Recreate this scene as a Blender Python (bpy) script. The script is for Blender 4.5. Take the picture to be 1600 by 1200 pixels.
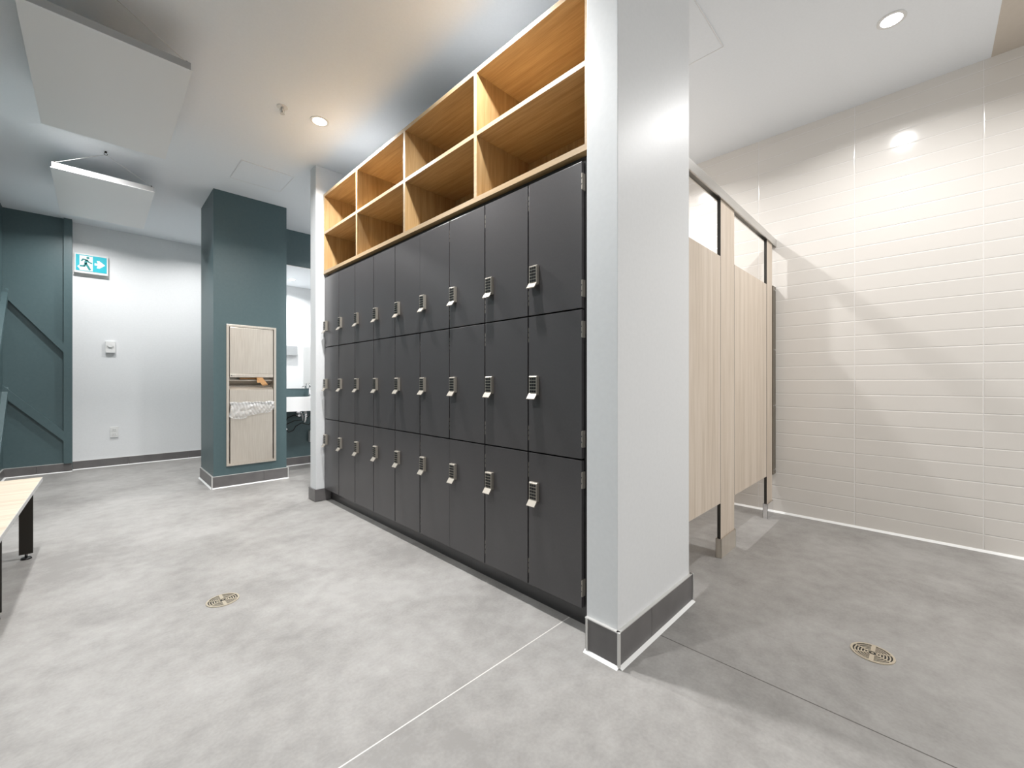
import bpy, bmesh, math, random
from mathutils import Vector, Matrix
random.seed(7)
for o in list(bpy.data.objects): bpy.data.objects.remove(o)
sc = bpy.context.scene
C = sc.collection

# ------------------------------------------------------------------ camera
EYE = 1.035
cd = bpy.data.cameras.new('camera'); cam = bpy.data.objects.new('camera', cd); C.objects.link(cam)
cam.location = (0, 0, EYE); cam.rotation_euler = (math.pi/2, 0, -math.pi/4)
cd.sensor_width = 36; cd.lens = 650/1600*36; cd.shift_y = -3/1600
cd.clip_start = 0.02; cd.clip_end = 60
sc.camera = cam
# ------------------------------------------------------------------ world, exposure
w = bpy.data.worlds.new('world'); sc.world = w; w.use_nodes = True
w.node_tree.nodes['Background'].inputs[0].default_value = (1, 0.985, 0.96, 1)
w.node_tree.nodes['Background'].inputs[1].default_value = 1.12
sc.view_settings.view_transform = 'Standard'; sc.view_settings.look = 'None'
sc.view_settings.gamma = 1; sc.view_settings.use_curve_mapping = False
sc.view_settings.exposure = 0.12
CZ, RZ = 2.915, 3.0            # ceiling over the locker aisle, ceiling over the stalls
# downlights: x, y, ceiling, watts
LAMPS = [(1.14, 3.10, CZ, 98), (1.14, 1.55, CZ, 80), (-0.22, 4.42, CZ, 74),
         (-0.25, 1.55, CZ, 54), (-0.12, 6.30, CZ, 46), (0.3, -1.6, CZ, 20), (1.0, 6.3, CZ, 38),  # the lamp behind the camera is unseen, added for fill
         (3.05, 0.14, RZ, 36), (3.05, 1.66, RZ, 48), (3.05, -1.4, RZ, 60),
         (2.54, 2.88, CZ, 75), (2.54, 4.5, CZ, 64), (4.1, 3.6, CZ, 54)]
WARM = (1.0, 0.995, 0.985); PW = .42

# ------------------------------------------------------------------ materials
MATS = {}
def newmat(name, col, rough=.5, metal=0., spec=.5, **kw):
    m = bpy.data.materials.new(name); m.use_nodes = True
    b = m.node_tree.nodes['Principled BSDF']
    b.inputs['Base Color'].default_value = (*col, 1); b.inputs['Roughness'].default_value = rough
    b.inputs['Metallic'].default_value = metal; b.inputs['Specular IOR Level'].default_value = spec
    for k, v in kw.items(): b.inputs[k.replace('_', ' ')].default_value = v
    MATS[name] = m
    return m
def N(m, t, **kw):
    n = m.node_tree.nodes.new(t)
    for k, v in kw.items():
        if k in n.inputs: n.inputs[k].default_value = v
        else: setattr(n, k, v)
    return n
def L(m, a, b): m.node_tree.links.new(a, b)
def bsdf(m): return m.node_tree.nodes['Principled BSDF']
def noisy(m, cols, scale=(1,1,1), nscale=5, detail=4, rough=None, bump=0, stops=None, dist=.02):
    """colour from a noise texture in object space, with an optional small bump"""
    tc = N(m, 'ShaderNodeTexCoord'); mp = N(m, 'ShaderNodeMapping'); mp.inputs['Scale'].default_value = scale
    L(m, tc.outputs['Object'], mp.inputs[0])
    nz = N(m, 'ShaderNodeTexNoise'); nz.inputs['Scale'].default_value = nscale; nz.inputs['Detail'].default_value = detail
    L(m, mp.outputs[0], nz.inputs['Vector'])
    cr = N(m, 'ShaderNodeValToRGB'); e = cr.color_ramp.elements
    st = stops or [0.3 + .4*i/(len(cols)-1) for i in range(len(cols))]
    while len(e) < len(cols): e.new(.5)
    for i, c in enumerate(cols): e[i].position = st[i]; e[i].color = (*c, 1)
    L(m, nz.outputs[0], cr.inputs[0]); L(m, cr.outputs[0], bsdf(m).inputs['Base Color'])
    if rough:
        mr = N(m, 'ShaderNodeMapRange'); mr.inputs[3].default_value = rough[0]; mr.inputs[4].default_value = rough[1]
        L(m, nz.outputs[0], mr.inputs[0]); L(m, mr.outputs[0], bsdf(m).inputs['Roughness'])
    if bump:
        bp = N(m, 'ShaderNodeBump'); bp.inputs['Strength'].default_value = bump; bp.inputs['Distance'].default_value = dist
        L(m, nz.outputs[0], bp.inputs['Height']); L(m, bp.outputs[0], bsdf(m).inputs['Normal'])
    return cr, mp, nz
m = newmat('white paint', (.66, .665, .67), .44); noisy(m, [(.74,.75,.76), (.765,.775,.785)], nscale=60, bump=.05, dist=.002)
m = newmat('ceiling paint', (.66, .66, .65), .7); noisy(m, [(.835,.865,.90), (.855,.885,.92)], nscale=80, bump=.05, dist=.002)
m = newmat('beige paint', (.60, .54, .47), .5); noisy(m, [(.59,.53,.46), (.61,.55,.48)], nscale=30)
m = newmat('teal paint', (.05, .085, .095), .42); noisy(m, [(.068,.112,.121), (.075,.12,.129)], nscale=40, bump=.04, dist=.002)
m = newmat('base tile', (.10, .095, .095), .35); noisy(m, [(.125,.118,.118), (.155,.147,.145)], nscale=9)
newmat('white caulk', (.85, .85, .84), .5)
newmat('silver trim', (.68, .67, .65), .35, .4)
m = newmat('locker laminate', (.055, .055, .06), .32, spec=.65); noisy(m, [(.060,.056,.058), (.066,.062,.064)], nscale=120, bump=.03, dist=.001)
newmat('locker edge', (.03, .03, .032), .5)
newmat('locker inside', (.02, .02, .02), .8)
newmat('white edge', (.5, .5, .5), .5)
m = newmat('brushed steel', (.62, .58, .52), .3, .7); noisy(m, [(.64,.575,.50), (.76,.70,.62)], scale=(1,1,.02), nscale=300, rough=(.26,.38))
newmat('satin nickel', (.42, .385, .335), .42, .6)
newmat('chrome', (.85, .85, .86), .08, 1)
newmat('black plastic', (.012, .012, .012), .35)
newmat('white plastic', (.75, .75, .74), .35)
newmat('grey plastic', (.35, .36, .37), .4)
newmat('dark metal', (.018, .015, .011), .45, .3)
newmat('porcelain', (.86, .86, .86), .12)
newmat('kraft paper', (.55, .30, .13), .8)
newmat('black core', (.03, .026, .022), .5)
newmat('aluminium', (.62, .61, .59), .33, 1)
newmat('bronze bracket', (.22, .19, .15), .35, .9)
newmat('panel edge', (.36, .36, .36), .4)
newmat('panel face', (.84, .84, .84), .42)
newmat('dark drain', (.012, .01, .008), .7)
newmat('drain nickel', (.62, .55, .44), .35, .7)
newmat('mirror glass', (.92, .94, .94), .01, 1)
m = newmat('bin bag', (.9, .9, .9), .25, Alpha=.55); bsdf(m).inputs['Transmission Weight'].default_value = .2
def emit(name, col, s):
    m = newmat(name, col, .5); bsdf(m).inputs['Emission Color'].default_value = (*col, 1); bsdf(m).inputs['Emission Strength'].default_value = s
emit('lamp lens', (1, .985, .96), 30)
emit('sign cyan', (.0, .36, .44), .30)
emit('sign white', (.55, .60, .60), .55)
newmat('sign ink', (.0, .25, .25), .5)

def wood(name, cols, axis, sc_=38, rough=.42):
    m = newmat(name, cols[0], rough)
    s = [1, 1, 1]; s['xyz'.index(axis)] = .035
    tc = N(m, 'ShaderNodeTexCoord'); mp = N(m, 'ShaderNodeMapping'); mp.inputs['Scale'].default_value = s
    L(m, tc.outputs['Object'], mp.inputs[0])
    n1 = N(m, 'ShaderNodeTexNoise'); n1.inputs['Scale'].default_value = sc_; n1.inputs['Detail'].default_value = 5
    n2 = N(m, 'ShaderNodeTexNoise'); n2.inputs['Scale'].default_value = sc_*5; n2.inputs['Detail'].default_value = 3
    L(m, mp.outputs[0], n1.inputs['Vector']); L(m, mp.outputs[0], n2.inputs['Vector'])
    ad = N(m, 'ShaderNodeMath', operation='MULTIPLY_ADD'); ad.inputs[1].default_value = .45
    L(m, n2.outputs[0], ad.inputs[0])
    ml = N(m, 'ShaderNodeMath', operation='MULTIPLY'); ml.inputs[1].default_value = .55
    L(m, n1.outputs[0], ml.inputs[0]); L(m, ml.outputs[0], ad.inputs[2])
    cr = N(m, 'ShaderNodeValToRGB'); e = cr.color_ramp.elements; e.new(.5)
    for i, c in enumerate(cols): e[i].position = .36 + .14*i; e[i].color = (*c, 1)
    L(m, ad.outputs[0], cr.inputs[0]); L(m, cr.outputs[0], bsdf(m).inputs['Base Color'])
    return m
OAK = [(.32, .195, .082), (.40, .26, .12), (.47, .32, .16)]
wood('oak along', OAK, 'y'); wood('oak upright', OAK, 'z')
wood('oak edge', [(.36,.25,.14), (.41,.29,.17), (.45,.33,.20)], 'y')
ASH = [(.53, .44, .35), (.62, .525, .43), (.68, .59, .50)]
wood('ash laminate', ASH, 'z', 22)
wood('ash seat', [(.53,.44,.34), (.62,.53,.42), (.67,.59,.48)], 'x', 20)

# concrete with saw-cut joints
m = newmat('concrete', (.45, .44, .42), .5)
tc = N(m, 'ShaderNodeTexCoord')
a = N(m, 'ShaderNodeTexNoise'); a.inputs['Scale'].default_value = 1.6; a.inputs['Detail'].default_value = 6; a.inputs['Roughness'].default_value = .6; a.inputs['Distortion'].default_value = .4
b = N(m, 'ShaderNodeTexNoise'); b.inputs['Scale'].default_value = 90; b.inputs['Detail'].default_value = 4
f = N(m, 'ShaderNodeTexNoise'); f.inputs['Scale'].default_value = 14; f.inputs['Detail'].default_value = 6
for n in (a, b, f): L(m, tc.outputs['Object'], n.inputs['Vector'])
s1 = N(m, 'ShaderNodeMath', operation='MULTIPLY_ADD'); s1.inputs[1].default_value = .25; L(m, f.outputs[0], s1.inputs[0])
s2 = N(m, 'ShaderNodeMath', operation='MULTIPLY'); s2.inputs[1].default_value = .6; L(m, a.outputs[0], s2.inputs[0]); L(m, s2.outputs[0], s1.inputs[2])
s3 = N(m, 'ShaderNodeMath', operation='MULTIPLY_ADD'); s3.inputs[1].default_value = .15; L(m, b.outputs[0], s3.inputs[0]); L(m, s1.outputs[0], s3.inputs[2])
cr = N(m, 'ShaderNodeValToRGB'); e = cr.color_ramp.elements; e.new(.5)
for i, (p, c) in enumerate([(.39, (.235,.225,.215)), (.5, (.30,.289,.277)), (.61, (.36,.349,.337))]): e[i].position = p; e[i].color = (*c, 1)
L(m, s3.outputs[0], cr.inputs[0])
sp = N(m, 'ShaderNodeSeparateXYZ'); L(m, tc.outputs['Object'], sp.inputs[0])
def band(comp, at_, half, lo=None, hi=None):
    d = N(m, 'ShaderNodeMath', operation='SUBTRACT'); d.inputs[1].default_value = at_; L(m, sp.outputs[comp], d.inputs[0])
    ab = N(m, 'ShaderNodeMath', operation='ABSOLUTE'); L(m, d.outputs[0], ab.inputs[0])
    lt = N(m, 'ShaderNodeMath', operation='LESS_THAN'); lt.inputs[1].default_value = half; L(m, ab.outputs[0], lt.inputs[0])
    out = lt
    if lo is not None:
        g = N(m, 'ShaderNodeMath', operation=hi); g.inputs[1].default_value = lo[1]; L(m, sp.outputs[lo[0]], g.inputs[0])
        mu = N(m, 'ShaderNodeMath', operation='MULTIPLY'); L(m, out.outputs[0], mu.inputs[0]); L(m, g.outputs[0], mu.inputs[1]); out = mu
    return out
cur = cr.outputs[0]
for bd, c, fac in ((band(1, 1.117, .0022, (0, 1.6), 'LESS_THAN'), (.72,.70,.67), .8), (band(0, 1.632, .0024, (1, .8), 'LESS_THAN'), (.05,.045,.04), .85),
              (band(1, 4.38, .0025, (0, 1.6), 'LESS_THAN'), (.3,.29,.27), .6)):
    mu = N(m, 'ShaderNodeMath', operation='MULTIPLY'); mu.inputs[1].default_value = fac; L(m, bd.outputs[0], mu.inputs[0])
    mx = N(m, 'ShaderNodeMix', data_type='RGBA'); L(m, mu.outputs[0], mx.inputs[0]); L(m, cur, mx.inputs[6]); mx.inputs[7].default_value = (*c, 1); cur = mx.outputs[2]
L(m, cur, bsdf(m).inputs['Base Color'])
bp = N(m, 'ShaderNodeBump'); bp.inputs['Strength'].default_value = .08; bp.inputs['Distance'].default_value = .003; L(m, b.outputs[0], bp.inputs['Height']); L(m, bp.outputs[0], bsdf(m).inputs['Normal'])

# glossy beige stacked wall tile: 61 x 10.5 cm.  TILE_U picks the horizontal coordinate
def tile(name, ucomp):
    m = newmat(name, (.6, .55, .5), .12, spec=.5)
    tc = N(m, 'ShaderNodeTexCoord'); sp = N(m, 'ShaderNodeSeparateXYZ'); L(m, tc.outputs['Object'], sp.inputs[0])
    ad = N(m, 'ShaderNodeMath', operation='ADD'); ad.inputs[1].default_value = .2405+.61*20; L(m, sp.outputs[ucomp], ad.inputs[0])
    cb = N(m, 'ShaderNodeCombineXYZ'); L(m, ad.outputs[0], cb.inputs[0]); L(m, sp.outputs[2], cb.inputs[1])
    def brick(mort, smooth):
        bt = N(m, 'ShaderNodeTexBrick'); bt.offset = 0; bt.squash = 1
        bt.inputs['Scale'].default_value = 1; bt.inputs['Brick Width'].default_value = .61; bt.inputs['Row Height'].default_value = .105
        bt.inputs['Mortar Size'].default_value = mort; bt.inputs['Mortar Smooth'].default_value = smooth
        bt.inputs['Bias'].default_value = 0
        bt.inputs['Color1'].default_value = (.765,.728,.685,1); bt.inputs['Color2'].default_value = (.78,.743,.70,1); bt.inputs['Mortar'].default_value = (.88,.86,.85,1)
        L(m, cb.outputs[0], bt.inputs['Vector']); return bt
    b1 = brick(.0014, .1); b2 = brick(.006, 1)
    L(m, b1.outputs['Color'], bsdf(m).inputs['Base Color'])
    iv = N(m, 'ShaderNodeMath', operation='SUBTRACT'); iv.inputs[0].default_value = 1; L(m, b2.outputs['Fac'], iv.inputs[1])
    bp = N(m, 'ShaderNodeBump'); bp.inputs['Strength'].default_value = .55; bp.inputs['Distance'].default_value = .0022; L(m, iv.outputs[0], bp.inputs['Height'])
    L(m, bp.outputs[0], bsdf(m).inputs['Normal'])
    return m
tile('wall tile y', 1); tile('wall tile x', 0)

# ------------------------------------------------------------------ mesh helpers
ORG = {}
def W(o): return ORG.get(o.name, Vector((0, 0, 0)))
class MB:
    """collects boxes, prisms, tubes in world coordinates; build() links ONE mesh object"""
    def __init__(s): s.bm = bmesh.new()
    def box(s, x0, x1, y0, y1, z0, z1, bev=0, rot=None, about=None, mi=0):
        r = bmesh.ops.create_cube(s.bm, size=1)['verts']
        M = Matrix.Translation(((x0+x1)/2, (y0+y1)/2, (z0+z1)/2)) @ Matrix.Diagonal((abs(x1-x0), abs(y1-y0), abs(z1-z0), 1))
        bmesh.ops.transform(s.bm, matrix=M, verts=r)
        if rot is not None:
            p = Vector(about or ((x0+x1)/2, (y0+y1)/2, (z0+z1)/2))
            bmesh.ops.transform(s.bm, matrix=Matrix.Translation(p) @ rot.to_4x4() @ Matrix.Translation(-p), verts=r)
        fs = {f for v in r for f in v.link_faces}
        for f in fs: f.material_index = mi
        if bev:
            es = list({e for v in r for e in v.link_edges})
            bmesh.ops.bevel(s.bm, geom=es, offset=bev, segments=2, affect='EDGES', profile=.6)
        return s
    def prism(s, pts, axis, a, b_):
        """polygon pts (2D) in the plane across axis, extruded from a to b_"""
        def mk(p, t):
            return {'x': (t, p[0], p[1]), 'y': (p[0], t, p[1]), 'z': (p[0], p[1], t)}[axis]
        v0 = [s.bm.verts.new(mk(p, a)) for p in pts]; v1 = [s.bm.verts.new(mk(p, b_)) for p in pts]
        s.bm.faces.new(v0); s.bm.faces.new(v1)
        n = len(pts)
        for i in range(n): s.bm.faces.new((v0[i], v0[(i+1) % n], v1[(i+1) % n], v1[i]))
        return s
    def tube(s, pts, r, seg=10, cap=True):
        pts = [Vector(p) for p in pts]; rings = []
        up = None
        for i, p in enumerate(pts):
            d = (pts[min(i+1, len(pts)-1)] - pts[max(i-1, 0)]).normalized()
            if up is None: up = d.orthogonal().normalized()
            up = (up - d*up.dot(d)).normalized(); sd = d.cross(up)
            rr = r[i] if isinstance(r, (list, tuple)) else r
            rings.append([s.bm.verts.new(p + (up*math.cos(t) + sd*math.sin(t))*rr) for t in [2*math.pi*k/seg for k in range(seg)]])
        for a, b_ in zip(rings, rings[1:]):
            for k in range(seg):
                f = s.bm.faces.new((a[k], a[(k+1) % seg], b_[(k+1) % seg], b_[k])); f.smooth = True
        if cap:
            s.bm.faces.new(rings[0]); s.bm.faces.new(rings[-1])
        return s
    def ring(s, c, r0, r1, z0, z1, a0=0, a1=2*math.pi, seg=32):
        """flat annulus sector solid about c, from z0 to z1"""
        full = abs(a1-a0-2*math.pi) < 1e-6
        n = seg if full else seg+1
        vs = []
        for i in range(n):
            t = a0 + (a1-a0)*i/seg
            vs.append([s.bm.verts.new((c[0]+rr*math.cos(t), c[1]+rr*math.sin(t), z)) for rr, z in ((r0, z0), (r1, z0), (r1, z1), (r0, z1))])
        for i in range(seg):
            p, q = vs[i], vs[(i+1) % n]
            for k in range(4): s.bm.faces.new((p[k], p[(k+1) % 4], q[(k+1) % 4], q[k]))
        if not full: s.bm.faces.new(vs[0]); s.bm.faces.new(vs[-1])
        return s
    def disc(s, c, r, z0, z1, seg=32):
        return s.prism([(c[0]+r*math.cos(2*math.pi*k/seg), c[1]+r*math.sin(2*math.pi*k/seg)) for k in range(seg)], 'z', z0, z1)
    def build(s, name, mat, parent=None, smooth=False):
        off = W(parent) if parent else Vector((0, 0, 0))
        bmesh.ops.translate(s.bm, verts=s.bm.verts, vec=-off)
        bmesh.ops.recalc_face_normals(s.bm, faces=s.bm.faces)
        if smooth:
            for f in s.bm.faces: f.smooth = True
        me = bpy.data.meshes.new(name); s.bm.to_mesh(me); s.bm.free()
        for q in (mat if isinstance(mat, (list, tuple)) else [mat]): me.materials.append(MATS[q])
        o = bpy.data.objects.new(name, me); C.objects.link(o)
        if parent: o.parent = parent
        ORG[o.name] = off.copy()
        return o
def box(name, mat, x0, x1, y0, y1, z0, z1, parent=None, bev=0):
    return MB().box(x0, x1, y0, y1, z0, z1, bev).build(name, mat, parent)
def struct(o): o['kind'] = 'structure'; return o
def tag(o, label, cat, group=None):
    o['label'] = label; o['category'] = cat
    if group: o['group'] = group
    return o
def thing(name, loc, label, cat, group=None):
    o = bpy.data.objects.new(name, None); C.objects.link(o); o.location = loc; o.empty_display_size = .05
    ORG[o.name] = Vector(loc); return tag(o, label, cat, group)
def clone(o, parent=None):
    c = o.copy(); C.objects.link(c); c.parent = parent
    for ch in list(o.children): clone(ch, c)
    return c

# ------------------------------------------------------------------ the room shell
LWX, TBY, WBY = -0.71, 7.03, 7.12            # teal side wall, teal back wall, white back wall
CX = 1.345                                     # front face of the white pillars at both ends of the lockers
NY0, NY1, NX1 = .80, .935, 1.985               # near pillar
struct(box('floor', 'concrete', -.9, 5.3, -3.1, 7.3, -.1, 0))
c = MB(); c.box(-.9, 1.62, -3.1, 7.3, CZ, 3.2); c.box(1.62, 5.3, 2.24, 7.3, CZ, 3.2); struct(c.build('ceiling', 'ceiling paint'))
struct(box('ceiling', 'ceiling paint', 1.62, 4.0, -.27, 2.24, RZ, 3.2))
struct(box('ceiling', 'beige paint', 1.62, 4.0, -3.1, -.27, RZ, 3.2))
struct(box('wall_left', 'teal paint', LWX-.1, LWX, -3.1, 7.3, 0, CZ))
struct(box('wall_back_teal', 'teal paint', LWX, -.195, TBY, 7.3, 0, CZ))
struct(box('wall_back', 'white paint', -.195, 1.95, WBY, 7.3, 0, CZ))
struct(box('wall_back_return', 'white paint', 1.85, 1.95, 5.68, WBY, 0, CZ))
struct(box('wall_washroom', 'teal paint', 1.455, 5.2, 5.57, 5.68, 0, CZ))
struct(box('wall_washroom_right', 'white paint', 5.1, 5.2, 2.28, 5.57, 0, CZ))
struct(box('wall_washroom_near', 'white paint', 2.0, 5.1, 2.24, 2.28, 0, CZ))
struct(box('wall_stalls', 'wall tile x', 2.0, 3.83, 2.19, 2.24, 0, RZ))
struct(box('wall_right', 'wall tile y', 3.83, 3.95, -3.1, 2.24, 0, RZ))
struct(box('wall_behind_lockers', 'white paint', 1.935, 1.985, NY1, 3.745, 0, CZ))
struct(box('wall_near_pillar', 'white paint', CX, NX1, NY0, NY1, 0, RZ, bev=.0015))
struct(box('wall_far_pillar', 'white paint', CX, NX1, 3.745, 3.872, 0, CZ, bev=.0015))
# teal column with the niche of the towel dispenser
kx0, kx1, ky0, ky1 = .805, 1.455, 4.90, 5.565
nx0, nx1, nz0, nz1 = .925, 1.335, .22, 1.592
c = MB(); c.box(kx0, nx0, ky0, ky1, 0, CZ); c.box(nx1, kx1, ky0, ky1, 0, CZ); c.box(nx0, nx1, ky0, ky1, nz1, CZ)
c.box(nx0, nx1, ky0, ky1, 0, nz0); c.box(nx0, nx1, ky0+.16, ky1, nz0, nz1); struct(c.build('wall_column_teal', 'teal paint'))

# baseboards: dark tiles on the wall face with a light top trim and a white bead on the floor
def baseboard(name, runs, h, trim='silver trim', corners=(), caulk=True):
    """runs: (axis, fixed, outward sign, from, to, [joints])"""
    t = .012
    root = MB(); tr = MB(); ck = MB()
    for ax, v, sg, a, b_, js in runs:
        cuts = [a] + list(js) + [b_]
        f0, f1 = sorted((v, v+sg*t))
        for p, q in zip(cuts, cuts[1:]):
            args = (p+.001, q-.001, f0, f1) if ax == 'x' else (f0, f1, p+.001, q-.001)
            root.box(*args, .004, h)
        g0, g1 = sorted((v, v+sg*(t+.001)))
        args = (a, b_, g0, g1) if ax == 'x' else (g0, g1, a, b_)
        tr.box(*args, h, h+.004)
        if caulk:
            d = sg*(t+.014)
            if ax == 'x': ck.prism([(v+sg*t*.5, 0), (v+d, 0), (v+sg*(t+.001), .008), (v+sg*t*.5, .008)], 'x', a-(.02 if (a, v) in corners else 0), b_+(.02 if (b_, v) in corners else 0))
            else: ck.prism([(v+sg*t*.5, 0), (v+d, 0), (v+sg*(t+.001), .008), (v+sg*t*.5, .008)], 'y', a, b_)
    o = struct(root.build(name, 'base tile'))
    return o, tr, ck
def finish(o, tr, ck, posts=()):
    for (x, y, h) in posts: tr.box(x-.0045, x+.0045, y-.0045, y+.0045, .006, h+.0045)
    tr.build('top_trim', 'silver trim', o); ck.build('caulk_bead', 'white caulk', o)
h = .126
o, tr, ck = baseboard('baseboard_near_pillar', [('y', CX, -1, NY0-.012, NY1, []), ('x', NY0, -1, CX-.012, NX1+.012, [1.585]), ('y', NX1, 1, NY0-.012, 1.3, [])], h)
finish(o, tr, ck, [(CX-.0125, NY0-.0125, h), (CX-.0125, NY1-.01, h), (NX1+.0125, NY0-.0125, h)])
o, tr, ck = baseboard('baseboard_far_pillar', [('y', CX, -1, 3.733, 3.884, []), ('x', 3.745, -1, CX-.012, 1.47, []), ('x', 3.872, 1, CX-.012, NX1, [])], .105)
tr.bm.free(); ck.bm.free()
h = .112
o, tr, ck = baseboard('baseboard_column', [('x', ky0, -1, kx0-.012, kx1+.012, [1.235]), ('y', kx0, -1, ky0-.012, ky1, []), ('y', kx1, 1, ky0-.012, ky1, [])], h)
finish(o, tr, ck, [(kx0-.0125, ky0-.0125, h), (kx1+.0125, ky0-.0125, h)])
h = .098
o, tr, ck = baseboard('baseboard_back', [('x', WBY, -1, -.195, 1.85, [.29, .89, 1.4]), ('x', TBY, -1, LWX, -.195, [-.47]), ('y', LWX, 1, -3, TBY, [y*.6-2.9 for y in range(1, 17)])], h)
finish(o, tr, ck)
o, tr, ck = baseboard('baseboard_washroom', [('x', 5.57, -1, 1.47, 5.1, [1.92, 2.52, 3.12, 3.72, 4.32])], h)
finish(o, tr, ck)
struct(MB().prism([(3.83, 0), (3.812, 0), (3.826, .012), (3.83, .012)], 'y', -3, 2.19).build('trim_caulk_tile_wall', 'white caulk'))

# battens on the teal walls
def batten(i, *a): struct(MB().prism(*a).build('trim_%d' % i, 'teal paint'))
T = .04
batten(1, [(-.262, .1), (-.196, .1), (-.196, CZ), (-.262, CZ)], 'y', TBY-T, TBY)
batten(2, [(LWX, 2.065), (-.262, 1.478), (-.262, 1.375), (LWX, 1.975)], 'y', TBY-T, TBY)
batten(3, [(LWX, 1.005), (-.262, .474), (-.262, .36), (LWX, .885)], 'y', TBY-T, TBY)
for i, (z0, dz) in enumerate(((2.02, 0), (.95, 0))):
    batten(4+i, [(TBY, z0+.03), (TBY-1.6, z0-1.17 if z0 < 1.3 else z0-1.9), (TBY-1.6, z0-1.27 if z0 < 1.3 else z0-2.0), (TBY, z0-.07)] if z0 > 1.3 else [(TBY, z0+.03), (TBY-.75, .1), (TBY-.66, .1), (TBY, z0-.07)], 'x', LWX, LWX+T)
for i, y in enumerate((5.4, 3.7, 2.0, .3)): struct(box('trim_%d' % (6+i), 'teal paint', LWX, LWX+T, y-.035, y+.035, .1, CZ))

# ceiling hatches and a sprinkler
def hatch(x0, x1, y0, y1, z, label):
    o = tag(MB().box(x0, x1, y0, y1, z-.004, z+.002).build('access_panel', 'ceiling paint'), label, 'ceiling hatch')
    f = MB(); g = .005
    for a in ((x0-g, x0-.0012, y0-g, y1+g), (x1+.0012, x1+g, y0-g, y1+g), (x0, x1, y0-g, y0-.0012), (x0, x1, y1+.0012, y1+g)): f.box(*a, z-.005, z)
    f.build('panel_frame', 'panel face', o)
hatch(.873, 1.28, 4.105, 4.52, CZ, 'square white access hatch in ceiling above the teal column')
hatch(2.14, 2.59, .85, 1.3, RZ, 'white access hatch in ceiling above the toilet stalls')
s = thing('sprinkler', (.90, 3.119, CZ), 'small chrome fire sprinkler head on the white ceiling', 'sprinkler')
MB().disc((.90, 3.119), .034, CZ-.004, CZ).build('cover_plate', 'white plastic', s)
b_ = MB(); b_.tube([(.90, 3.119, CZ), (.90, 3.119, CZ-.03)], .009); b_.tube([(.90, 3.119, CZ-.03), (.90, 3.119, CZ-.045)], [.006, .003])
for sg in (-1, 1): b_.tube([(.90+sg*.008, 3.119, CZ-.012), (.90+sg*.016, 3.119, CZ-.028), (.90, 3.119, CZ-.045)], .0025, 6)
b_.build('sprinkler_body', 'silver trim', s)
MB().disc((.90, 3.119), .015, CZ-.048, CZ-.045).build('deflector', 'silver trim', s)

# ------------------------------------------------------------------ downlights
LL = ['round recessed downlight, lit, in ceiling in front of the far lockers', 'round recessed downlight above the middle of the lockers',
      'round recessed downlight between the two hanging ceiling panels', 'round recessed downlight above the wooden bench', 'round recessed downlight by the teal back wall',
      'unseen downlight added as fill behind the camera', 'round recessed downlight behind the teal column', 'round recessed downlight in front of the glossy tiled wall',
      'round recessed downlight over the far toilet stall', 'round recessed downlight in the beige ceiling', 'round recessed downlight reflected in the washroom mirror',
      'round recessed downlight above the washroom sink', 'round recessed downlight deep in the washroom']
for i, (x, y, z, p) in enumerate(LAMPS):
    t = thing('downlight', (x, y, z), LL[i], 'ceiling light', 'recessed ceiling downlights')
    MB().ring((x, y), .046, .062, z-.004, z+.001).build('trim_ring', 'white plastic', t)
    MB().disc((x, y), .046, z-.002, z+.001).build('lens', 'lamp lens', t)
    ld = bpy.data.lights.new('downlight_lamp', 'AREA'); ld.shape = 'DISK'; ld.size = .085; ld.energy = p*PW; ld.color = WARM; ld.spread = math.radians(150)
    lo = bpy.data.objects.new('downlight_lamp', ld); C.objects.link(lo); lo.parent = t; lo.location = (0, 0, -.008)

# ------------------------------------------------------------------ lockers
FX = 1.415; YR = 1.0055; STEP = .3036; Z = [1.948, 1.338, .714, .099]
def make_lock(root, y, zc, keys):
    """keypad lock whose pull lip flares out at the bottom; y, zc its centre"""
    hw = .024
    pr = [(FX, zc+.053), (FX-.015, zc+.053), (FX-.018, zc+.050), (FX-.018, zc-.026), (FX-.036, zc-.050), (FX-.033, zc-.053), (FX-.012, zc-.034), (FX, zc-.034)]
    lk = MB().prism(pr[:4] + [(FX-.014, zc-.031), (FX, zc-.034)], 'y', y-hw, y+hw)
    bmesh.ops.bevel(lk.bm, geom=list(lk.bm.edges), offset=.0012, segments=2, affect='EDGES')
    lk = lk.build('keypad_lock', 'satin nickel', root)
    MB().prism([(FX-.018, zc-.026), (FX-.036, zc-.050), (FX-.033, zc-.053), (FX-.013, zc-.031)], 'y', y-hw, y+hw).build('pull_lip', 'satin nickel', lk)
    if keys:
        for r in range(5):
            for c_ in range(3):
                ky = y + (c_-1)*.0128; kz = zc+.040-r*.0142
                MB().box(FX-.0205, FX-.0175, ky-.0049, ky+.0049, kz-.0048, kz+.0048, .0008).build('key', 'black plastic', lk)
    else:
        g = MB()
        for r in range(5):
            for c_ in range(3):
                ky = y + (c_-1)*.0128; kz = zc+.040-r*.0142
                g.box(FX-.0205, FX-.0175, ky-.0049, ky+.0049, kz-.0048, kz+.0048)
        g.build('keypad', 'black plastic', lk)
ORD = ['nearest the near white pillar', 'second from the near white pillar', 'third from the near white pillar', 'fourth from the near white pillar',
       'fifth counting from either end', 'fourth from the far end', 'third from the far end', 'second from the far end', 'last at the far end']
ROW = ['top', 'middle', 'bottom']; LKZ = [1.5105, 1.010, .527]
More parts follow.
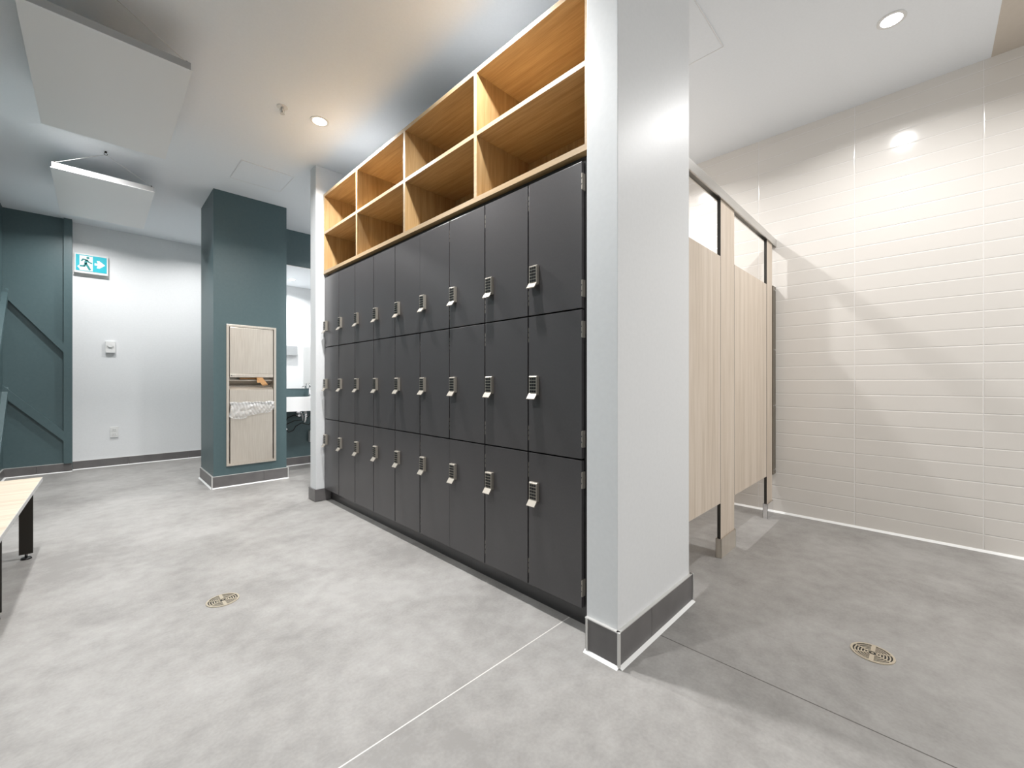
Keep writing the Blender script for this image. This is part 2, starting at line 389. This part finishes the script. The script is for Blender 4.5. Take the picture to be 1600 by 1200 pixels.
for r in range(3):
    for k in range(9):
        y0 = YR + STEP*k; y1 = y0 + STEP; z1, z0 = Z[r], Z[r+1]
        t = thing('locker', (FX+.26, (y0+y1)/2, z0), 'dark grey locker with keypad lock, %s row, %s' % (ROW[r], ORD[k]), 'locker', 'bank of grey lockers')
        b_ = MB(); xb = 1.93; e_ = .0004
        b_.box(FX+.022, xb, y0+e_, y0+.012, z0+e_, z1-e_); b_.box(FX+.022, xb, y1-.012, y1-e_, z0+e_, z1-e_)
        b_.box(FX+.022, xb, y0+.012, y1-.012, z0+e_, z0+.012); b_.box(FX+.022, xb, y0+.012, y1-.012, z1-.012, z1-e_); b_.box(xb-.01, xb, y0+.012, y1-.012, z0+.012, z1-.012)
        b_.build('body', 'locker inside', t)
        gr = .0038; gl = .0038; fh = 0 if k == 0 else .006
        if (r, k) in ((0, 4), (2, 3)): gr = .0004
        if (r, k) in ((0, 3), (2, 2)): gl = .0004
        d = MB(); d.box(FX, FX+.0195, y0+gr, y1-gl, z0+.0034, z1-.0034, .0012)
        d = d.build('door', 'locker laminate', t)
        for hz in (z1-.085, z0+.085):
            g = MB(); g.box(FX+.002+fh, FX+.0215, y0+.0003, y0+gr+.0004, hz-.035, hz+.035)
            for q_ in range(3): g.box(FX-.0015+fh, FX+.003+fh, y0+.0001, y0+.0001+max(gr,.0012), hz-.033+q_*.024, hz-.015+q_*.024)
            g.build('hinge', 'satin nickel', d)
        make_lock(t, y1-.0445, LKZ[r], k < 5)
# filler frame round the bank and the recessed kick
f = thing('locker_plinth', (1.5, 2.37, 0), 'dark grey filler frame and recessed kick plate around the locker bank', 'locker frame')
box('top_filler', 'locker laminate', FX+.03, 1.93, NY1+.001, 3.744, Z[0]+.001, 1.978, f)
box('side_filler', 'locker laminate', FX+.02, 1.93, NY1+.001, YR-.001, .0, Z[0], f)
box('side_filler', 'locker laminate', FX+.012, 1.93, YR+9*STEP+.0005, 3.744, .0, Z[0], f)
box('kick_plate', 'locker laminate', 1.475, 1.49, YR, YR+9*STEP, 0, Z[3]-.0005, f)

# ------------------------------------------------------------------ oak cubbies on top
q = thing('cubby_shelf', (1.6, 2.36, 1.98), 'open oak cubby shelf of eight compartments on top of the grey lockers', 'shelf')
cx0, cx1, cy0, cy1, cz0, cz1 = 1.408, 1.82, .967, 3.743, 1.979, 2.675
tk = .022
def board(name, mat, x0, x1, y0, y1, z0, z1):
    o = MB().box(x0+.0012, x1, y0, y1, z0, z1).build(name, mat, q)
    MB().box(x0, x0+.0012, y0, y1, z0, z1).build('edge_band', 'oak edge', o); return o
board('bottom_board', 'oak along', cx0, cx1, cy0, cy1, cz0, cz0+tk+.004)
board('top_board', 'oak along', cx0, cx1, cy0, cy1, cz1-tk, cz1)
box('bounce_cover', 'panel edge', cx0+.0012, cx1, cy0, cy1, cz1, cz1+.003, q)  # unseen grey sheet, added to keep oak-tinted bounce off the ceiling
dv = [cy0, 1.681-.011, 2.394-.011, 3.090-.011, cy1-tk]
for i, y in enumerate(dv): board('side_panel' if i in (0, 4) else 'divider', 'oak upright', cx0, cx1, y, y+tk, cz0+tk+.004, cz1-tk)
zm = 2.335
for a, b_ in zip(dv, dv[1:]): board('shelf_board', 'oak along', cx0, cx1-.008, a+tk, b_, zm-.011, zm+.011)
box('back_panel', 'oak upright', cx1-.008, cx1, cy0+tk, cy1-tk, cz0+tk+.004, cz1-tk, q)

# ------------------------------------------------------------------ towel dispenser in the teal column
FY = ky0
t = thing('towel_dispenser', (1.13, FY, nz0), 'recessed stainless paper towel dispenser and bin in the teal column', 'towel dispenser')
fx0, fx1, fz0, fz1 = .908, 1.350, .203, 1.608
g = MB(); w_ = .022
for a in ((fx0, fx0+w_, fz0, fz1), (fx1-w_, fx1, fz0, fz1), (fx0+w_, fx1-w_, fz1-w_, fz1), (fx0+w_, fx1-w_, fz0, fz0+w_)):
    g.box(a[0], a[1], FY-.018, FY, a[2], a[3], .002)
g.build('frame', 'brushed steel', t)
g = MB(); g.box(nx0+.001, nx0+.006, FY, FY+.158, nz0+.001, nz1-.001); g.box(nx1-.006, nx1-.001, FY, FY+.158, nz0+.001, nz1-.001); g.box(nx0+.006, nx1-.006, FY+.15, FY+.158, nz0+.001, nz1-.001)
g.box(nx0+.006, nx1-.006, FY, FY+.15, nz1-.008, nz1-.001); g.box(nx0+.006, nx1-.006, FY, FY+.15, nz0+.001, nz0+.008)
g.build('cabinet_lining', 'brushed steel', t)
d = MB().box(.936, 1.322, FY-.012, FY+.004, 1.118, 1.582, .003).build('cabinet_door', 'brushed steel', t)
MB().tube([(.95, FY-.016, 1.10), (.95, FY-.010, 1.10)], .006).build('door_lock', 'chrome', d)
MB().box(.936, 1.322, FY-.016, FY+.03, 1.083, 1.116, .003).build('dispenser_rail', 'brushed steel', t)
MB().prism([(FY+.02, 1.058), (FY+.15, 1.008), (FY+.15, .998), (FY+.02, 1.05)], 'x', .936, 1.322).build('towel_tray', 'brushed steel', t)
MB().prism([(FY-.016, .955), (FY+.03, .985), (FY+.09, .985), (FY+.09, .975), (FY+.035, .975), (FY-.004, .945), (FY-.004, .835), (FY-.016, .83)], 'x', .936, 1.322).build('lip_panel', 'brushed steel', t)
MB().box(.940, 1.318, FY-.014, FY+.002, .226, .80, .004).build('bin_front', 'brushed steel', t)
# kraft towel sticking out of the slot
g = MB()
g.prism([(FY+.03, 1.078), (FY+.12, 1.040), (FY+.12, 1.032), (FY+.03, 1.068)], 'x', 1.03, 1.24)
for k in range(3): g.prism([(1.165+.012*k, 1.080-.004*k), (1.205+.012*k, 1.080-.004*k), (1.262+.006*k, 1.018-.006*k), (1.215+.006*k, 1.005-.006*k)], 'y', FY-.028+.006*k, FY-.0245+.006*k)
g.prism([(FY-.028, 1.03), (FY-.02, 1.08), (FY+.035, 1.08), (FY+.035, 1.072), (FY-.014, 1.072)], 'x', 1.17, 1.225)
tag(g.build('paper_towel', 'kraft paper'), 'folded brown paper towel hanging out of the steel dispenser', 'paper towel')
# clear bag draped over the bin rim
bm = bmesh.new(); nu, nv = 90, 26; grid = []
for i in range(nu+1):
    u = i/nu; row = []
    drop = .160 - .05*max(0, (u-.35))/.65 - .035*u**3 + .012*math.sin(u*9) - .02*max(0, .12-u)/.12
    for j in range(nv+1):
        v = j/nv
        x = .934 + .395*u + .006*math.sin(v*5+u*3)
        z = .835 - drop*v + .004*math.sin(u*23+v*4)
        y = FY - .022 - .009*abs(math.sin(u*17+3.5*math.sin(v*2.4+u*5))) - .005*abs(math.sin(u*43-v*7)) - .004*math.sin(v*13+u*37)*v - .008*math.sin(v*math.pi)
        if v < .1: y += .004*(1-v/.1)
        row.append(bm.verts.new((x, y, z)))
    grid.append(row)
for i in range(nu):
    for j in range(nv): bm.faces.new((grid[i][j], grid[i+1][j], grid[i+1][j+1], grid[i][j+1]))
bmesh.ops.solidify(bm, geom=list(bm.faces), thickness=.001)
mb = MB(); mb.bm.free(); mb.bm = bm
tag(mb.build('bin_liner', 'bin bag'), 'clear plastic bag hanging over the rim of the steel bin', 'bin bag')

# ------------------------------------------------------------------ things on the white back wall
WY = WBY
t = thing('exit_sign', (-.04, WY, 2.34), 'lit cyan and white running person exit sign with arrow', 'exit sign')
MB().box(-.182, .104, WY-.055, WY, 2.325, 2.556, .004).build('housing', 'white plastic', t)
box('mounting_plate', 'white plastic', -.19, .112, WY-.012, WY, 2.30, 2.556, t)
sx0, sx1, sz0, sz1 = -.168, .092, 2.352, 2.540
fp = MB().box(sx0, sx1, WY-.058, WY-.0545, sz0, sz1).build('sign_face', 'sign cyan', t)
def S(u, v): return (sx0+(sx1-sx0)*u, sz0+(sz1-sz0)*v)
g = MB(); g.prism([S(.12,.03), S(.54,.03), S(.54,.95), S(.12,.95)], 'y', WY-.0592, WY-.058)
g.prism([S(.04,.24), S(.12,.36), S(.12,.10)], 'y', WY-.0592, WY-.058)
g.build('doorway_symbol', 'sign white', fp)
g = MB(); g.prism([S(.60,.57), S(.70,.57), S(.67,.74), S(.76,.74), S(.95,.5), S(.76,.26), S(.67,.26), S(.70,.43), S(.60,.43)], 'y', WY-.0592, WY-.058)
g.build('arrow_symbol', 'sign white', fp)
g = MB()
def limb(pts, w0):
    for (a, b2) in zip(pts, pts[1:]):
        A, B = Vector(S(*a)), Vector(S(*b2)); d = (B-A).normalized(); n = Vector((-d.y, d.x))*w0; A -= d*w0*.4; B += d*w0*.4
        g.prism([tuple(A+n), tuple(B+n), tuple(B-n), tuple(A-n)], 'y', WY-.0602, WY-.0592)
limb([(.345, .70), (.31, .50)], .012); limb([(.31, .48), (.27, .30), (.14, .29)], .009); limb([(.32, .48), (.45, .10)], .0105)
limb([(.33, .70), (.23, .73), (.18, .60)], .007); limb([(.35, .70), (.42, .57), (.51, .52)], .007)
hx, hz = S(.385, .84); g.prism([(hx+.013*math.cos(a*math.pi/8), hz+.014*math.sin(a*math.pi/8)) for a in range(16)], 'y', WY-.0602, WY-.0592)
g.build('running_person_symbol', 'sign ink', fp)
t = thing('thermostat', (.126, WY, 1.40), 'small white wall thermostat with round dial on white wall', 'thermostat')
MB().box(.080, .170, WY-.028, WY, 1.395, 1.535, .004).build('case', 'white plastic', t)
g = MB().tube([(.125, WY-.028, 1.487), (.125, WY-.040, 1.487)], .026, 24); g.build('dial', 'white plastic', t)
MB().box(.082, .168, WY-.0275, WY-.002, 1.388, 1.412, .002).build('bottom_grille', 'grey plastic', t)
t = thing('wall_outlet', (.16, WY, .36), 'white double wall outlet low on the white wall', 'outlet')
MB().box(.122, .198, WY-.008, WY, .352, .482, .003).build('cover_plate', 'white plastic', t)
for z in (.390, .444):
    s_ = MB().box(.140, .180, WY-.011, WY-.007, z-.019, z+.019, .003).build('socket', 'white plastic', t)
    g = MB(); g.box(.150, .153, WY-.0115, WY-.0105, z-.006, z+.008); g.box(.166, .169, WY-.0115, WY-.0105, z-.006, z+.008); g.build('slots', 'black plastic', s_)
MB().box(.124, .196, WY-.009, WY-.001, .347, .353, .001).build('lower_edge', 'grey plastic', t)

# ------------------------------------------------------------------ hanging acoustic panels
def cloud(y0, label):
    x0, x1, y1 = -.245, .358, y0+1.22; zb, zt = EYE+1.63, EYE+1.675
    t = thing('ceiling_panel', ((x0+x1)/2, (y0+y1)/2, zb), label, 'acoustic panel', 'suspended acoustic panels')
    MB().box(x0+.006, x1-.006, y0+.006, y1-.006, zb+.002, zt, .001).build('edge_frame', 'panel edge', t)
    MB().box(x0, x1, y0, y1, zb, zb+.004, .001).build('panel_face', 'panel face', t)
    xm = (x0+x1)/2
    for sy, yh in ((y0+.03, y0+.04), (y1-.03, y1-.04)):
        g = MB(); g.tube([(xm, yh, CZ), (xm, yh, CZ-.012)], .008, 10)
        pts = [(xm+.010*math.cos(a), yh, CZ-.020+.010*math.sin(a)) for a in [math.pi/2+k*math.pi/5 for k in range(9)]]
        g.tube(pts, .0022, 6); g.build('ceiling_hook', 'dark metal', t)
        for sx in (x0+.02, x1-.02):
            wv = MB().tube([(xm, yh, CZ-.026), (sx, sy, zt+.008)], .0016, 6).build('wire', 'silver trim', t)
            MB().tube([(sx, sy, zt-.002), (sx, sy, zt+.014)], .005, 8).build('clip', 'dark metal', t)
cloud(2.73, 'white acoustic panel hanging on wires, nearer of the two')
cloud(4.70, 'white acoustic panel hanging on wires, farther one near the teal wall')

# ------------------------------------------------------------------ washroom corner
mir = tag(box('mirror', 'mirror glass', 1.457, 4.6, 5.560, 5.569, .955, 2.470), 'large frameless wall mirror on the teal wall above the sink', 'mirror')
box('mirror_edge', 'silver trim', 1.457, 4.6, 5.5585, 5.5695, 2.470, 2.476, mir)
t = thing('sink', (2.5, 5.33, .70), 'long white trough sink on teal wall behind the column', 'sink')
g = MB(); X0, X1, Y0, Y1 = 1.462, 3.6, 5.10, 5.559
g.box(X0, X1, Y0, Y1, .70, .73); g.box(X0, X0+.02, Y0, Y1, .73, .853); g.box(X1-.02, X1, Y0, Y1, .73, .853); g.box(X0+.02, X1-.02, Y0, Y0+.02, .73, .853); g.box(X0+.02, X1-.02, Y1-.11, Y1, .73, .853)
g.build('basin', 'porcelain', t)
def faucet(x):
    f = thing('faucet', (x, 5.50, .853), 'chrome faucet at the back of the white trough sink', 'faucet')
    g = MB(); g.tube([(x, 5.50, .853), (x, 5.50, .86)], .024, 16); g.tube([(x, 5.50, .86), (x, 5.50, .955), (x, 5.49, .975), (x, 5.46, .985), (x, 5.38, .975), (x, 5.375, .955)], .012, 12)
    g.build('spout', 'chrome', f); MB().tube([(x, 5.50, .975), (x, 5.51, 1.02)], .006, 8).build('handle', 'chrome', f)
faucet(1.90)
t = thing('sink_plumbing', (1.78, 5.4, .45), 'chrome trap and black supply hoses under the white sink', 'pipes')
g = MB(); g.tube([(1.79, 5.33, .699), (1.79, 5.33, .60), (1.79, 5.34, .565), (1.79, 5.37, .55), (1.79, 5.40, .565), (1.79, 5.41, .60), (1.79, 5.43, .635), (1.79, 5.57, .64)], .017, 12)
g.tube([(1.79, 5.33, .665), (1.79, 5.33, .63)], .024, 12); g.tube([(1.79, 5.545, .64), (1.79, 5.569, .64)], .035, 16); g.build('trap', 'chrome', t)
g = MB(); g.tube([(1.79+.03*math.cos(a), 5.33+.03*math.sin(a), .69) for a in (0, 1, 2)], .004, 6)
for x0, pts in ((0, [(1.90, 5.45, .695), (1.89, 5.47, .62), (1.83, 5.48, .57), (1.72, 5.5, .56), (1.66, 5.52, .53), (1.60, 5.53, .50)]),
                (1, [(1.90, 5.43, .695), (1.92, 5.45, .58), (1.88, 5.47, .50), (1.80, 5.49, .53), (1.74, 5.51, .49), (1.72, 5.53, .44), (1.67, 5.54, .42), (1.64, 5.54, .46)]),
                (2, [(1.64, 5.56, .56), (1.66, 5.53, .60), (1.72, 5.50, .63), (1.78, 5.48, .60), (1.84, 5.46, .66)])): g.tube(pts, .0055, 8)
g.build('hose', 'black plastic', t)
for x, z in ((1.60, .50), (1.64, .46), (1.88, .60)):
    MB().tube([(x, 5.569, z), (x, 5.53, z)], .012, 10).build('valve', 'chrome', t)
tag(MB().box(1.905, 2.0, 5.50, 5.569, .28, .42, .004).build('outlet_box', 'white plastic'), 'white box on teal wall under the sink', 'outlet box')
t = thing('soap_dispenser', (2.72, 2.28, 1.2), 'grey wall dispenser seen in the washroom mirror', 'dispenser')
MB().box(2.56, 2.80, 2.28, 2.36, 1.55, 1.74, .006).build('case', 'grey plastic', t)
tag(box('washroom_partition', 'panel face', 2.60, 3.3, 3.28, 3.30, .0, 1.66), 'pale partition panel standing in the washroom', 'partition')

# ------------------------------------------------------------------ toilet stalls
SY = .862; TH = .02
t = thing('stall_front', (2.7, SY, 0), 'pale wood grain toilet stall front with two doors and metal head rail', 'toilet stall')
def panel(name, x0, x1, z0, z1, parent=t, y0=SY, th=TH):
    o = MB().box(x0+.0006, x1-.0006, y0+.0006, y0+th-.0006, z0, z1).build(name, 'ash laminate', parent)
    g = MB(); g.box(x0, x0+.0006, y0+.0006, y0+th-.0006, z0, z1); g.box(x1-.0006, x1, y0+.0006, y0+th-.0006, z0, z1)
    g.build('dark_edge', 'black core', o); return o
p1 = panel('pilaster', 2.598, 2.842, .05, 2.118); p2 = panel('pilaster', 3.590, 3.74, .05, 2.118)
d1 = panel('door', 2.000, 2.594, .322, 1.775); d2 = panel('door', 2.845, 3.582, .322, 1.775)
for d, x in ((d1, 2.0), (d2, 2.845)):
    for z in (.42, 1.68): MB().box(x-.004, x+.004, SY+.004, SY+TH+.006, z-.04, z+.04, .001).build('hinge', 'aluminium', d)
def shoe(x0, x1):
    g = MB(); a, b_ = SY-.006, SY+TH+.006
    g.box(x0-.006, x1+.006, a, a+.0015, 0, .112); g.box(x0-.006, x1+.006, b_-.0015, b_, 0, .112); g.box(x0-.006, x0-.0045, a, b_, 0, .112); g.box(x1+.0045, x1+.006, a, b_, 0, .112)
    return g
shoe(2.598, 2.842).build('floor_shoe', 'brushed steel', p1); shoe(3.590, 3.74).build('floor_shoe', 'chrome', p2)
# head rail: top plate with two drop faces
g = MB(); g.box(1.990, 3.828, SY-.010, SY+TH+.010, 2.140, 2.168, .002); g.box(1.990, 3.828, SY-.010, SY-.003, 2.112, 2.141); g.box(1.990, 3.828, SY+TH+.003, SY+TH+.010, 2.112, 2.141)
g.build('head_rail', 'aluminium', t)
g = MB(); g.box(3.745, 3.829, SY-.004, SY+TH+.004, .31, 1.79)
pb = g.build('wall_bracket', 'bronze bracket', t)
g = MB()
for z in (.345, .85, 1.29, 1.76):
    for x in (3.765, 3.81): g.tube([(x, SY-.004, z), (x, SY-.007, z)], .005, 8)
g.build('screws', 'chrome', pb)
t2 = thing('stall_partition', (2.72, 1.5, 0), 'pale wood grain side panel between the two toilet stalls', 'partition')
MB().box(2.71, 2.73, SY+TH+.008, 2.188, .322, 1.775).build('side_panel', 'ash laminate', t2)

# ------------------------------------------------------------------ floor drains
def drain(x, y, a, label):
    t = thing('floor_drain', (x, y, 0), label, 'drain', 'round floor drains')
    MB().disc((x, y), .060, -.001, .0008, 40).build('drain_bowl', 'dark drain', t)
    g = MB(); g.ring((x, y), .0585, .066, 0, .0030)
    for r in (.0115, .021, .0305, .040, .0495): g.ring((x, y), r, r+.0042, .0005, .0016)
    g.disc((x, y), .004, .0005, .0026, 16)
    def arm(an, r0, r1, hw):
        R_ = Matrix.Rotation(an, 3, 'Z'); pts = [Vector((x, y, 0)) + R_ @ Vector(p) for p in ((r0, -hw, 0), (r1, -hw, 0), (r1, hw, 0), (r0, hw, 0))]
        g.prism([(p.x, p.y) for p in pts], 'z', .0005, .0028)
    for k in range(2): arm(a + k*math.pi, .012, .060, .0065)          # two broad arms
    for k in (.5, 1.5):
        for sg in (-1, 1): arm(a + k*math.pi + sg*.46, .012, .060, .0028)   # edges of the two slotted fans
    g.build('grate', 'drain nickel', t)
drain(.4255, 2.365, math.pi/2, 'round metal floor drain in the open floor left of the lockers')
drain(2.094, .15, 0, 'round metal floor drain in front of the tiled wall')

# ------------------------------------------------------------------ bench
t = thing('bench', (-.47, 3.26, 0), 'pale wood bench on dark metal legs by the left wall', 'bench')
bx0, bx1, by0, by1 = -.665, -.2557, 2.52, 4.015
MB().box(bx0, bx1, by0, by1, .403, .427, .0015).build('seat', 'ash seat', t)
box('edge_strip', 'white edge', bx1, bx1+.0015, by0, by1, .404, .426, t)
for y in (2.87, 3.735):
    for x in ((-.325, -.655) if y > 3 else (-.340, -.655)):
        lg = MB().box(x, x+.055, y-.004, y+.006, .028, .375, .001).build('leg', 'dark metal', t)
        g = MB(); g.tube([(x+.028, y, .028), (x+.028, y, .010)], .006, 8); g.tube([(x+.028, y, .010), (x+.028, y, 0)], [.02, .024], 14); g.build('levelling_foot', 'black plastic', lg)
    MB().box(-.655, -.295, y-.02, y+.02, .375, .403).build('cross_bar', 'dark metal', t)
    MB().box(-.602, -.345, y-.004, y+.006, .215, .255).build('stretcher', 'dark metal', t)
MB().box(-.47, -.43, 2.87, 3.735, .365, .403).build('seat_rail', 'dark metal', t)
t.rotation_euler.z = -.017
